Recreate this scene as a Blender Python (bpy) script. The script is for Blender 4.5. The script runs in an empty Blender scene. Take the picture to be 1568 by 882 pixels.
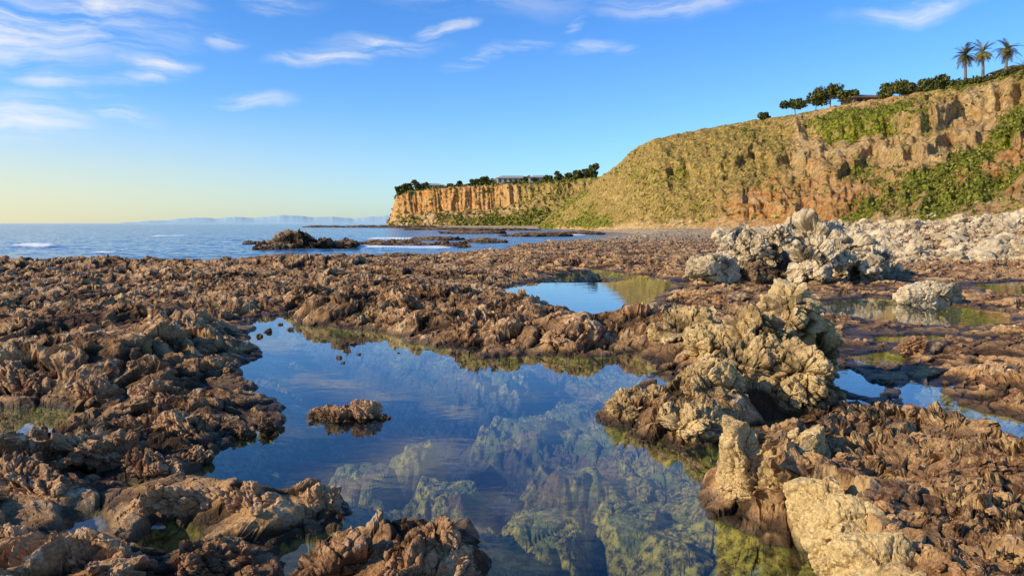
import bpy, bmesh, math, random, time
import numpy as np
from mathutils import Vector
T0=time.time()
rng=np.random.default_rng(7)
scene=bpy.context.scene
CAMH=2.4; F=1132.0; PIT=math.radians(5.0); cP,sP=math.cos(PIT),math.sin(PIT)

# projection helper: image pixel coordinates -> plan position on level z
def px_to_plan(u,v,z=0.0):
    x=(u-784)/F; yv=(441-v)/F
    Y=cP+yv*sP; Z=-sP+yv*cP
    t=(CAMH-z)/(-Z)
    return (x*t,Y*t)
def elev(v,Y):      # height of something seen at row v standing Y metres out
    yv=(441-v)/F
    return CAMH+Y*(-sP+yv*cP)/(cP+yv*sP)
def kx(u): return (u-784)/F/1.004

# ---------------------------------------------------------------- noise
def _h(ix,iy,iz,seed):
    h=(ix.astype(np.int64)*374761393+iy.astype(np.int64)*668265263+(iz.astype(np.int64) if hasattr(iz,'astype') else iz)*2147483647+seed*69069)&0xffffffff
    h=((h^(h>>13))*1274126177)&0xffffffff
    h=((h^(h>>15))*2246822519)&0xffffffff
    return h^(h>>16)
def r01(h): return (h&0xffff).astype(np.float32)/65535.0
def perl2(x,y,seed=0):
    ix=np.floor(x);iy=np.floor(y);fx=(x-ix).astype(np.float32);fy=(y-iy).astype(np.float32)
    ix=ix.astype(np.int64);iy=iy.astype(np.int64)
    u=fx*fx*fx*(fx*(fx*6-15)+10);v=fy*fy*fy*(fy*(fy*6-15)+10)
    def g(a,b):
        an=r01(_h(ix+a,iy+b,0,seed))*6.28318
        return np.cos(an)*(fx-a)+np.sin(an)*(fy-b)
    return ((g(0,0)*(1-u)+g(1,0)*u)*(1-v)+(g(0,1)*(1-u)+g(1,1)*u)*v)*1.5
def vn3(x,y,z,seed=0):
    ix=np.floor(x);iy=np.floor(y);iz=np.floor(z)
    fx=(x-ix).astype(np.float32);fy=(y-iy).astype(np.float32);fz=(z-iz).astype(np.float32)
    ix=ix.astype(np.int64);iy=iy.astype(np.int64);iz=iz.astype(np.int64)
    fx=fx*fx*(3-2*fx);fy=fy*fy*(3-2*fy);fz=fz*fz*(3-2*fz)
    out=0
    for a in (0,1):
        wa=fx if a else 1-fx
        for b in (0,1):
            wb=fy if b else 1-fy
            for c in (0,1):
                wc=fz if c else 1-fz
                out=out+wa*wb*wc*r01(_h(ix+a,iy+b,iz+c,seed))
    return out*2-1
def fbm2(x,y,o=4,seed=0):
    s=0;a=1
    for i in range(o):
        s=s+a*perl2(x*2**i,y*2**i,seed+i*17);a*=.5
    return s
def vor2(x,y,seed):
    ix=np.floor(x).astype(np.int64);iy=np.floor(y).astype(np.int64)
    f1=np.full(x.shape,9.,np.float32);f2=f1.copy();val=np.zeros(x.shape,np.float32)
    for a in (-1,0,1):
        for b in (-1,0,1):
            h=_h(ix+a,iy+b,0,seed)
            dx=(x-(ix+a+r01(h))).astype(np.float32)
            dy=(y-(iy+b+((h>>16)&0xffff).astype(np.float32)/65535)).astype(np.float32)
            d=np.sqrt(dx*dx+dy*dy)
            h2=_h(ix+a,iy+b,3,seed+5)
            v=r01(h2)-.5+dx*((h2>>16)&255).astype(np.float32)/255*2.0-dx*.6+dy*(((h2>>24)&255).astype(np.float32)/255-.5)*1.6
            m=d<f1
            f2=np.where(m,f1,np.minimum(f2,d)); val=np.where(m,v,val); f1=np.where(m,d,f1)
    return f1,f2,val
def vor3(x,y,z,seed):
    ix=np.floor(x).astype(np.int64);iy=np.floor(y).astype(np.int64);iz=np.floor(z).astype(np.int64)
    f1=np.full(x.shape,9.,np.float32);f2=f1.copy();val=np.zeros(x.shape,np.float32)
    for a in (-1,0,1):
        for b in (-1,0,1):
            for c in (-1,0,1):
                h=_h(ix+a,iy+b,iz+c,seed);h2=_h(ix+a,iy+b,iz+c,seed+5)
                dx=x-(ix+a+r01(h));dy=y-(iy+b+(h>>16)/65535.);dz=z-(iz+c+r01(h2))
                d=np.sqrt(dx*dx+dy*dy+dz*dz)
                v=(h2>>16)/65535.-.5+dx*(((h>>8)&255)/255.-.5)*2.+dz*((h2&255)/255.-.5)*2.+dy*(((h2>>8)&255)/255.-.5)*2.
                m=d<f1
                f2=np.where(m,f1,np.minimum(f2,d));val=np.where(m,v,val);f1=np.where(m,d,f1)
    return f1,f2,val
def ss(a,b,x):
    t=np.clip((x-a)/(b-a),0,1);return t*t*(3-2*t)
def saw(t):     # eroded bedding plane: slow rise, sharp break
    f=t-np.floor(t);return np.where(f<.8,f/.8,(1-f)/.2)-.5
def sdf(poly,x,y,margin=3.0):
    """signed distance, negative inside; clipped at margin"""
    P=np.array(poly,np.float64)
    out=np.full(x.shape,margin,np.float64)
    m=(x>P[:,0].min()-margin)&(x<P[:,0].max()+margin)&(y>P[:,1].min()-margin)&(y<P[:,1].max()+margin)
    if not m.any(): return out
    px=x[m];py=y[m];d=np.full(px.shape,1e12);ins=np.zeros(px.shape,bool)
    n=len(P)
    for i in range(n):
        ax,ay=P[i];bx,by=P[(i+1)%n];ex,ey=bx-ax,by-ay
        wx=px-ax;wy=py-ay
        t=np.clip((wx*ex+wy*ey)/(ex*ex+ey*ey+1e-9),0,1)
        d=np.minimum(d,(wx-ex*t)**2+(wy-ey*t)**2)
        c=((ay>py)!=(by>py))
        if ay!=by: ins^=c&(px<ex*(py-ay)/(by-ay)+ax)
    d=np.sqrt(d);out[m]=np.minimum(np.where(ins,-d,d),margin)
    return out

# ---------------------------------------------------------------- plan
S=lambda L,z=0.0:[px_to_plan(u,v,z) for u,v in L]
main_pool=S([(385,487),(450,480),(462,497),(530,503),(600,508),(625,525),(690,533),(740,548),(800,542),(900,547),(985,538),(1003,570),(960,592),(918,642),(965,672),(1060,692),(1108,668),(1098,740),(1098,795),(1190,832),(1275,828),(1340,890),(1370,1000),(748,1000),(748,880),(735,835),(690,812),(600,812),(555,822),(500,850),(480,900),(430,900),(430,850),(530,805),(530,765),(440,757),(330,744),(290,738),(310,700),(350,676),(425,642),(455,620),(385,602),(365,562),(405,540),(372,520)])
pools=[main_pool,
 S([(765,441),(850,423),(900,411),(960,418),(1045,434),(1010,452),(980,487),(900,489),(850,473),(808,464)]),
 S([(1250,461),(1330,455),(1440,465),(1550,478),(1550,498),(1440,501),(1350,492),(1270,482)]),
 S([(1490,434),(1568,430),(1650,438),(1610,455),(1510,455)]),
 S([(1240,566),(1300,564),(1350,590),(1340,610),(1255,594)]),
 S([(1295,546),(1350,538),(1395,546),(1375,560),(1315,562)]),
 S([(1385,574),(1435,594),(1468,618),(1568,646),(1575,676),(1500,662),(1435,640),(1385,615)]),
 S([(-90,632),(0,624),(60,620),(136,628),(132,660),(60,668),(0,686),(-90,696)]),
 S([(88,784),(160,774),(174,800),(150,824),(83,822)]),
 S([(205,826),(250,798),(302,794),(310,826),(270,848),(212,850)]),
 S([(170,742),(205,735),(235,742),(200,752)]),
 S([(1165,643),(1215,637),(1228,652),(1180,662)]),
 S([(1050,535),(1085,530),(1088,544),(1052,547)]),
 S([(1330,515),(1420,512),(1470,520),(1400,526),(1340,524)]),
]
sea_edge=[(-3000,424),(-1200,420),(-300,415),(0,414),(120,415),(250,413),(380,408),(450,399),(560,399),(640,395),(760,385),(840,372),(930,364.5),(985,360.5),(900,353.8),(830,350.8),(760,349.2),(640,348),(590,347.2)]
SE=S(sea_edge)
sea_poly=SE+[(-70,900),(600,5000),(3000,40000),(-40000,40000),(-40000,30)]
slab=S([(1108,655),(1190,640),(1300,612),(1440,618),(1568,655),(1800,700),(2300,1000),(1480,1100),(1430,980),(1385,900),(1335,835),(1290,780),(1248,728),(1200,712),(1150,690)],.55)
mounds=[(3.98,10.9,.45,.6,0.3,1.0),(3.5,10.4,.5,.5,0,.5),(3.1,9.7,.5,.5,0,.38),(2.6,9.1,.6,.55,.4,.36),(2.0,8.5,.5,.45,0,.25),(1.6,9.1,.5,.35,0,.18),
 (3.6,9.6,.6,.5,0,.35),(3.6,13,.8,1.2,0,.35),(3.0,14.8,.7,.7,0,.25),(4.4,11.4,.5,.6,0,.3)
 ]
def M(u,v,z,rx,ry,rot,H): 
    x,y=px_to_plan(u,v,z);mounds.append((x,y,rx,ry,rot,H))
M(470,420,0.0,4.0,2.0,.0,.62); M(330,435,0,2.8,1.6,.2,.30); M(500,399,0,4,1.4,0,.42)
M(60,422,0,6,1.5,0,.22); M(200,420,0,5,1.5,0,.32); M(-150,422,0,8,2.,0,.25)
M(520,488,0,1.3,.9,.1,.46); M(680,470,0,2.4,1.2,0,.32); M(650,508,0,1.0,.6,0,.25); M(760,520,0,1.2,.7,0,.2); M(900,525,0,1.6,.8,0,.22)
M(960,505,0,1.4,.8,0,.18); M(800,405,0,5,2.,0,.22); M(600,430,0,3.,1.6,0,.25); M(870,480,0,.8,.6,0,.1)
M(150,520,0,2.6,1.6,.2,.25); M(60,590,0,1.3,.6,0,.15); M(170,700,0,.6,.4,0,.12)
M(330,785,0,.5,.2,-.3,.20); M(480,785,0,.28,.15,0,.16); M(620,865,0,.45,.35,0,.25); M(220,560,0,1.0,.8,0,.2); M(40,745,0,.5,.2,0,.15); M(150,875,0,.6,.25,0,.1)
subm=[(850,745,.45),(830,825,.4),(960,815,.42),(780,665,.6),(700,760,.4),(640,700,.4),(900,640,.6),(1040,840,.35),(980,700,.4),(560,740,.4),(720,850,.35),(760,590,.8)]
hillDb=lambda u:np.interp(u,[600,830,900,1000,1100,1200,1300,1400,1568,1900,2500],[330,320,235,175,145,125,110,98,86,76,70])
baseZ=lambda u:np.interp(u,[830,1000,1200,1400,1568,2500],[.9,1.2,1.8,2.6,3.4,4.])

def terrain(x,y,full=True):
    r=np.hypot(x,y)
    wx=x+.22*perl2(x*1.6,y*1.6,3)+.09*perl2(x*5,y*5,4)+ss(18,40,r)*.8*perl2(x*.4,y*.4,5)
    wy=y+.22*perl2(x*1.6,y*1.6,13)+.09*perl2(x*5,y*5,14)+ss(18,40,r)*.8*perl2(x*.4,y*.4,15)
    s=np.full(x.shape,3.0)
    for i,p in enumerate(pools):
        k=1. if i<2 else .45
        s=np.minimum(s,sdf(p,x+(wx-x)*k,y+(wy-y)*k,3.0))
    ssea=sdf(sea_poly,wx+ss(30,90,r)*3*perl2(x*.1,y*.1,8),wy+ss(30,90,r)*2*perl2(x*.1,y*.1,9),60.)
    sw=np.minimum(s,ssea)
    land=ss(0,1.6,sw)
    right=ss(.18,.34,x/np.maximum(y,1))*ss(9,12,y)
    h=.05+(.2-.14*right)*land+.08*land*perl2(x*.35,y*.35,21)+ .10*land*perl2(x*.12,y*.12,22)
    left=ss(-.2,-.35,x/np.maximum(y,1))*ss(25,8,y)
    h=h+.12*left*land
    for (mx,my,rx,ry,rot,H) in mounds:
        dx=x-mx;dy=y-my;c,sn=math.cos(rot),math.sin(rot)
        q=((dx*c+dy*sn)/rx)**2+((-dx*sn+dy*c)/ry)**2
        e=H*np.exp(-np.minimum(q**1.3,30)*.8)
        h=h+e*ss(-.05,.35,sw)
    ssl=-sdf(slab,wx,wy,1.0)
    sl=ss(-.15,.32,ssl)
    hs=.50+.06*perl2(x*.8,y*.8,31)+.12*ss(.0,.25,ssl)*ss(.6,.15,ssl)
    h=h*(1-sl)+hs*sl
    u=784+F*x/np.maximum(y,1.)
    hb=hillDb(u)
    h=h+ss(hb*.45,hb*1.0,y)*(baseZ(u)-.3)*ss(0,8,ssea)
    # underwater
    dep=.10+.85*ss(0,1.6,-sw)+ .16*perl2(x*.9,y*.9,41)*ss(.2,1.,-sw)
    lump=0
    for (uu,vv,rr) in subm:
        mx,my=px_to_plan(uu,vv,-.25)
        e=np.exp(-np.minimum((((x-mx)**2+(y-my)**2)/(rr*rr))**1.5,30))
        lump=np.maximum(lump,e)
    f1,f2,_=vor2(x*2.6+perl2(x*3,y*3,50)*.3,y*2.6,51)
    f3,f4,_=vor2(x*9+perl2(x*8,y*8,50)*.3,y*9,52)
    lump=lump*(1-.35*f1-.1*f3)
    dep=dep-.80*lump*ss(.2,.8,-sw)-(.14*(1-f1)+.07*(1-f3))*ss(.3,1.,-sw)
    dep=np.maximum(dep,.08)+ss(2,40,-ssea)*4
    wat=ss(.06,-.12,sw)
    # crags
    ca,sa=math.cos(.5),math.sin(.5)
    qx=(x*ca+y*sa);qy=(-x*sa+y*ca)*1.6
    w1=perl2(x*.9,y*.9,60);w2=perl2(x*.9,y*.9,61);w3=perl2(x*3.5,y*3.5,62);w4=perl2(x*3.5,y*3.5,63)
    qx=qx+.35*w1+.10*w3;qy=qy+.35*w2+.10*w4
    # weathering: some beds are worn smooth, some honeycombed
    rug=.30+.85*ss(-.3,.4,perl2(x*.45,y*.45,64)+.4*perl2(x*1.7,y*1.7,65))
    rug=np.maximum(rug,.8*sl)
    L=np.zeros(x.shape);sm=np.zeros(x.shape)
    for i,(sc,am,rm) in enumerate([(2.4,.14,999),(1.0,.18,999),(.42,.11,120),(.18,.042,45),(.08,.015,18)]):
        a,b,v=vor2(qx/sc,qy/sc,70+i)
        fade=1-ss(rm*.6,rm,r)
        k=1-sl*(.85 if i<2 else .35 if i==2 else -.15)
        if i>=2:k=k*rug
        c=am*(v*.9-.75*np.exp(-(b-a)/.08))*fade*k
        L=L+c
        if i>0: sm=sm+c
        if i==1: blk=v
    bd=(x*.55+y*.83)
    wob=.8*perl2(x*.5,y*.5,81)+.12*w3
    b1=saw(bd/.95+wob+blk*.4)*.20*(.4+.6*ss(-.2,.4,perl2(x*.3,y*.3,82)))
    b2=saw(bd/.27+wob*2.5+blk*.8)*.070*(1-ss(25,50,r))*rug
    b3=saw(bd/.10+wob*5+blk*2.)*.018*(1-ss(9,16,r))
    bb=(b1*(1-.8*sl)+b2+b3)
    L=L+bb;sm=sm+bb*.7
    farm=1-.7*ss(85,150,r)
    amp=(.25+.75*ss(-.05,.8,sw))*farm
    amp=amp*(1-.5*right*ss(45,25,r))*(1-.2*ss(20,30,r)*ss(90,60,r))
    spine=np.exp(-np.minimum((((x-3.0)/1.6)**2+((y-10)/2.0)**2)**2,30))
    amp=amp*(1+.4*spine)
    hl=h+L*amp
    fl=.035+.03*perl2(x*2,y*2,95)
    k=ss(.25,.6,sw)
    hl=np.where(hl<fl,fl+(hl-fl)*(1-.75*k+.25*k*ss(.2,.6,right)),hl)
    hw=-dep+L*.25*(1-ss(2,10,-ssea))
    hw=np.where(sw<-.3,np.minimum(hw,-.06),hw)
    z=hl*(1-wat)+hw*wat
    return z,sm,sw,sl,ssea

def mesh_np(name,V,Q,mats,smooth=True,attrs=None,matidx=None):
    me=bpy.data.meshes.new(name)
    n=len(V);k=Q.shape[1];m=len(Q)
    me.vertices.add(n);me.vertices.foreach_set('co',np.ascontiguousarray(V,np.float32).ravel())
    me.loops.add(m*k);me.loops.foreach_set('vertex_index',np.ascontiguousarray(Q,np.int32).ravel())
    me.polygons.add(m);me.polygons.foreach_set('loop_start',np.arange(0,m*k,k,dtype=np.int32))
    for a in (mats if isinstance(mats,list) else [mats]): me.materials.append(a)
    if matidx is not None: me.polygons.foreach_set('material_index',matidx.astype(np.int32))
    me.update(calc_edges=True)
    me.polygons.foreach_set('use_smooth',np.full(m,smooth,bool))
    if attrs:
        for kx_,a in attrs.items():
            at=me.attributes.new(kx_,'FLOAT','POINT');at.data.foreach_set('value',a.astype(np.float32).ravel())
    ob=bpy.data.objects.new(name,me);scene.collection.objects.link(ob);return ob
def gridq(n,m):
    i=np.arange(n*m).reshape(n,m)
    return np.stack([i[:-1,:-1],i[:-1,1:],i[1:,1:],i[1:,:-1]],-1).reshape(-1,4)

# ---------------------------------------------------------------- material helpers
class NT:
    def __init__(s,mat): s.t=mat.node_tree;s.n=s.t.nodes;s.l=s.t.links
    def add(s,ty,**k):
        nd=s.n.new(ty)
        for a,b in k.items(): setattr(nd,a,b)
        return nd
    def link(s,a,b): s.l.new(a,b)
    def setin(s,sock,v):
        if isinstance(v,bpy.types.NodeSocket): s.l.new(v,sock)
        else: sock.default_value=v
    def math(s,op,a,b=None,c=None,clamp=False):
        nd=s.add('ShaderNodeMath',operation=op,use_clamp=clamp);s.setin(nd.inputs[0],a)
        if b is not None:s.setin(nd.inputs[1],b)
        if c is not None:s.setin(nd.inputs[2],c)
        return nd.outputs[0]
    def mr(s,v,a,b,c=0.,d=1.,smooth=True):
        nd=s.add('ShaderNodeMapRange');nd.interpolation_type='SMOOTHSTEP' if smooth else 'LINEAR'
        s.setin(nd.inputs[0],v)
        for i,q in zip((1,2,3,4),(a,b,c,d)): nd.inputs[i].default_value=q
        return nd.outputs[0]
    def mix(s,f,a,b,bt='MIX'):
        nd=s.add('ShaderNodeMix',data_type='RGBA',blend_type=bt)
        s.setin(nd.inputs[0],f)
        for i,q in ((6,a),(7,b)):
            if isinstance(q,tuple): q=(q[0],q[1],q[2],1)
            s.setin(nd.inputs[i],q)
        return nd.outputs[2]
    def noise(s,vec,scale,detail=4,rough=.55,dist=0.):
        nd=s.add('ShaderNodeTexNoise');s.link(vec,nd.inputs['Vector']);nd.inputs['Scale'].default_value=scale
        nd.inputs['Detail'].default_value=detail;nd.inputs['Roughness'].default_value=rough;nd.inputs['Distortion'].default_value=dist
        return nd.outputs[0]
    def vor(s,vec,scale,feature='F1'):
        nd=s.add('ShaderNodeTexVoronoi',feature=feature);s.link(vec,nd.inputs['Vector']);nd.inputs['Scale'].default_value=scale
        return nd.outputs[0]
    def attr(s,name):
        nd=s.add('ShaderNodeAttribute',attribute_name=name);return nd.outputs['Fac']
def newmat(name):
    m=bpy.data.materials.new(name);m.use_nodes=True;n=NT(m)
    b=m.node_tree.nodes['Principled BSDF'];return m,n,b
def bump(n,b,h,strength,dist,normal=None):
    nd=n.add('ShaderNodeBump');nd.inputs['Strength'].default_value=strength;nd.inputs['Distance'].default_value=dist
    n.link(h,nd.inputs['Height'])
    if normal is not None:n.link(normal,nd.inputs['Normal'])
    if b is not None:n.link(nd.outputs[0],b.inputs['Normal'])
    return nd.outputs[0]

def rock_mat(name,dark,mid,light,pale,wet=True,palebias=0.,reef=False,cs=1.):
    m,n,b=newmat(name)
    g=n.add('ShaderNodeNewGeometry');P=g.outputs['Position']
    sep=n.add('ShaderNodeSeparateXYZ');n.link(P,sep.inputs[0]);z=sep.outputs[2]
    sn=n.add('ShaderNodeSeparateXYZ');n.link(g.outputs['Normal'],sn.inputs[0])
    a=n.noise(P,1.1*cs,3,.6);a2=n.noise(P,7*cs,4,.7,.4);a3=n.noise(P,45*cs,3,.7)
    c=n.mix(n.mr(a2,.38,.60),dark,mid)
    c=n.mix(n.mr(a,.42,.60),c,light)
    if reef:
        c=n.mix(n.mr(n.noise(P,.33,3,.6),.46,.60,0,.7),c,n.mix(n.mr(a2,.4,.6),tuple(.8*q for q in dark),tuple(.6*q for q in mid)))
        c=n.mix(n.attr('tan'),c,n.mix(n.mr(a2,.38,.62),(.24,.15,.055),(.60,.42,.19)))
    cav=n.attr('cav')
    c=n.mix(n.mr(cav,-.10,.0,.88,0.),c,tuple(q*.25 for q in dark))  # crevice shade painted into the rock colour: darker in the cracks
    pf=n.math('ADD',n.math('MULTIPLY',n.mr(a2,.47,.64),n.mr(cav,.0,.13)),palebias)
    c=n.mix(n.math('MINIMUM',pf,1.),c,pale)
    c=n.mix(1.,c,n.mix(n.mr(a3,.3,.7),(.62,.60,.58),(1.25,1.22,1.2)),'MULTIPLY')
    if reef:
        sl=n.attr('slab')
        c=n.mix(n.math('MULTIPLY',n.math('MULTIPLY',sl,n.mr(sn.outputs[2],.70,.35)),n.mr(a2,.40,.6,0.,.8)),c,(.56,.39,.17))
        bt=n.attr('beach')
        c=n.mix(bt,c,n.mix(n.mr(n.noise(P,1.2,5,.75),.4,.6),(.32,.21,.11),(.56,.42,.25)))
    if wet:
        wz=n.math('ADD',z,n.math('MULTIPLY',a2,-.12))
        wf=n.mr(wz,-.06,.06,1.,0.)
        c=n.mix(n.math('MULTIPLY',wf,.8),c,(.035,.023,.008))
        r=n.mr(wf,0,1,.85,.35);n.link(r,b.inputs['Roughness'])
    else: b.inputs['Roughness'].default_value=.88
    if reef:
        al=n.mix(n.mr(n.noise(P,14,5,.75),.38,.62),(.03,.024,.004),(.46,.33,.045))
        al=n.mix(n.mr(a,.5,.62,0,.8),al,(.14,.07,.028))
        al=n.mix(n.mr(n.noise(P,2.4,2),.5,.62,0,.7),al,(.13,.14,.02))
        deep=n.mix(n.mr(z,-.66,-.10,0.,1.),(.002,.010,.026),al)  # floor colour fades to navy, standing in for light absorbed by the water
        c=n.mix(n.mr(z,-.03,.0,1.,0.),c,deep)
    n.link(c,b.inputs['Base Color'])
    v=n.vor(P,16*cs)
    hh=n.math('ADD',n.math('MULTIPLY',v,.6),n.math('MULTIPLY',n.noise(P,20*cs,5,.72,.5),1.3))
    bump(n,b,hh,.75,.030/cs)
    b.inputs['Specular IOR Level'].default_value=.25
    return m
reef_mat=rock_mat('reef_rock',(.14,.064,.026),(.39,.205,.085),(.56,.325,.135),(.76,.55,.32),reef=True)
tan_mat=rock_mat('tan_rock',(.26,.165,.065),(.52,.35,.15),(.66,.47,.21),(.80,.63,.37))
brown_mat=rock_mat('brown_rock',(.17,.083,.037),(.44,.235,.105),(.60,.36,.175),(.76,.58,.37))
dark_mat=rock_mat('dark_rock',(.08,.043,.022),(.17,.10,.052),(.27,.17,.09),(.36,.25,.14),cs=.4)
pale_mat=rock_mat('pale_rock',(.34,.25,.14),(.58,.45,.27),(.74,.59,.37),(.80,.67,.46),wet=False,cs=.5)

# ---------------------------------------------------------------- terrain sheet
th=np.concatenate([np.linspace(-80,-41,160,endpoint=False),np.linspace(-41,41,1300,endpoint=False),np.linspace(41,80,160)])*math.pi/180
rr=[1.2]
while rr[-1]<560:
    r=rr[-1]; rr.append(r*(1+ (.0042 if 3.5<r<60 else .0075)))
rr=np.array(rr)
R,TH=np.meshgrid(rr,th,indexing='ij')
X=R*np.sin(TH);Y=R*np.cos(TH)
Z,cav,sw,sl,ssea=terrain(X,Y)
near=1-ss(25,60,R)
lm=ss(.0,.4,sw)*near*(1+.6*(sl>.03)*(sl<.97))
tanm=np.exp(-np.minimum((((X-3.1)/1.7)**2+((Y-10.4)/2.8)**2)**2,30))*ss(.12,.35,Z)
for fr,am in ((1.8,.12),(4.5,.06),(11,.03)):
    X=X+am*lm*vn3(X*fr,Y*fr,Z*fr*1.3,101); Y=Y+am*lm*vn3(X*fr,Y*fr,Z*fr*1.3,102)
    Z=Z+am*.35*lm*vn3(X*fr,Y*fr,Z*fr*1.3,103)
# blocky fracture of steep faces
q1,q2,qv=vor3(X*5,Y*5,Z*5,105)
gy,gx=np.gradient(Z);ds=R*0.0045;dt=R*(82/1300*math.pi/180)
st_=ss(.8,2.2,np.hypot(gy/ds,gx/dt))*lm*(R<22)
X=X-st_*.07*qv;Y=Y-st_*.07*qv;Z=Z+st_*.03*qv
beach=ss(70,130,R)*ss(-.2,.3,sw)
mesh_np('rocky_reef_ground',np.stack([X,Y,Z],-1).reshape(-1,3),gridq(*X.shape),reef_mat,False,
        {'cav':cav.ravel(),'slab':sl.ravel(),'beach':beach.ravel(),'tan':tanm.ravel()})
del q1,q2,qv
print('terrain',X.shape,time.time()-T0)

# ---------------------------------------------------------------- water
def water_mat(name,tint,rough,bumps,foam=False,pw=5.):
    m=bpy.data.materials.new(name);m.use_nodes=True;n=NT(m);n.n.clear()
    out=n.add('ShaderNodeOutputMaterial')
    g=n.add('ShaderNodeNewGeometry');P=g.outputs['Position']
    nor=None
    for sc,st,di in bumps:
        mp=n.add('ShaderNodeMapping');n.link(P,mp.inputs[0]);mp.inputs['Scale'].default_value=(sc*.6,sc,sc);mp.inputs['Rotation'].default_value=(0,0,.15)
        nor=bump(n,None,n.noise(mp.outputs[0],1.,3,.5),st,di,nor)
    # Schlick reflectance of water
    lw=n.add('ShaderNodeLayerWeight');lw.inputs['Blend'].default_value=.5;n.link(nor,lw.inputs['Normal'])
    fr=n.math('MULTIPLY_ADD',n.math('POWER',lw.outputs['Facing'],pw),.97,.025)
    gl=n.add('ShaderNodeBsdfGlossy');gl.inputs['Roughness'].default_value=rough;n.link(nor,gl.inputs['Normal'])
    gl.inputs['Color'].default_value=(.97,.98,1,1)
    if foam:
        df=n.add('ShaderNodeBsdfDiffuse');df.inputs[0].default_value=tint+(1,)
    else:
        df=n.add('ShaderNodeBsdfTransparent');df.inputs[0].default_value=tint+(1,)
    mx=n.add('ShaderNodeMixShader');n.link(fr,mx.inputs[0]);n.link(df.outputs[0],mx.inputs[1]);n.link(gl.outputs[0],mx.inputs[2])
    last=mx.outputs[0]
    if foam:
        fo=n.add('ShaderNodeBsdfDiffuse');fo.inputs[0].default_value=(.8,.8,.8,1)
        f=n.attr('foam');mp=n.add('ShaderNodeMapping');n.link(P,mp.inputs[0]);mp.inputs['Scale'].default_value=(.35,.9,1)
        nf=n.noise(mp.outputs[0],1.2,6,.75)
        k=n.mr(n.math('ADD',f,n.math('MULTIPLY',nf,1.)),.92,1.1)
        m2=n.add('ShaderNodeMixShader');n.link(k,m2.inputs[0]);n.link(last,m2.inputs[1]);n.link(fo.outputs[0],m2.inputs[2]);last=m2.outputs[0]
    n.link(last,out.inputs[0]);return m
pool_mat=water_mat('pool_water',(.84,.93,.96),.0,[(2.2,.05,.05),(9,.03,.01)],False,4.6)
sea_mat=water_mat('sea_water',(.03,.12,.21),.12,[(.5,.7,.5),(2.,.6,.15)],True)
pv=[(-45,1),(45,1),(60,40),(40,62),(14,44),(4,30),(-8,29),(-16,29.5),(-45,28.5)]
me=bpy.data.meshes.new('tide_pool_water');me.from_pydata([(x,y,0) for x,y in pv],[],[tuple(range(len(pv)))]);me.materials.append(pool_mat)
ob=bpy.data.objects.new('tide_pool_water',me);scene.collection.objects.link(ob)
az=np.radians(np.concatenate([np.linspace(-85,-38,90,endpoint=False),np.linspace(-38,14,900)]))
r0=np.interp(np.degrees(az),[-85,-40,-20,-10,-4,2,8,12,14],[36,33,31.,33,45,65,95,150,300])
nr=600;tt=np.linspace(0,1,nr)
RR=r0[None,:]*np.exp(tt[:,None]*np.log(40000/r0[None,:])*1.0)
X=RR*np.sin(az)[None,:];Y=RR*np.cos(az)[None,:]
w=(1-ss(300,900,RR))
Z=(.10*fbm2(X*.12,Y*.35,3,200)+.05*fbm2(X*.6,Y*1.4,2,210))*w
ns=330
_,_,_,_,ssea=terrain(X[:ns],Y[:ns]);ssea=np.concatenate([ssea,np.full((nr-ns,X.shape[1]),-60.)])
foam=.36*np.exp(-np.abs(ssea)/3.0)*(RR<400)
def wave(u1,u2,v,H,wd):
    global Z,foam
    x1,y1=px_to_plan(u1,v);x2,y2=px_to_plan(u2,v);cy=y1+ 1.2*perl2(X*.12,Y*0+v,220)
    mk=ss(x1-1,x1+2,X)*ss(x2+1,x2-2,X)
    Z=Z+H*np.exp(-((Y-cy)/wd)**2)*mk;foam=foam+.8*np.exp(-((Y-cy+wd*.5)/(wd*.9))**2)*mk
wave(15,110,378,.45,1.3);wave(-200,-60,372,.5,1.5);wave(520,700,379,.15,2.6);wave(560,690,366,.2,4);wave(120,200,388,.12,.6);wave(330,370,371,.2,1.);wave(780,900,360,.1,5);wave(230,300,362,.2,2.)
mesh_np('sea_water',np.stack([X,Y,Z-.0],-1).reshape(-1,3),gridq(*X.shape),sea_mat,True,{'foam':foam.ravel()})
print('sea',time.time()-T0)

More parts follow.
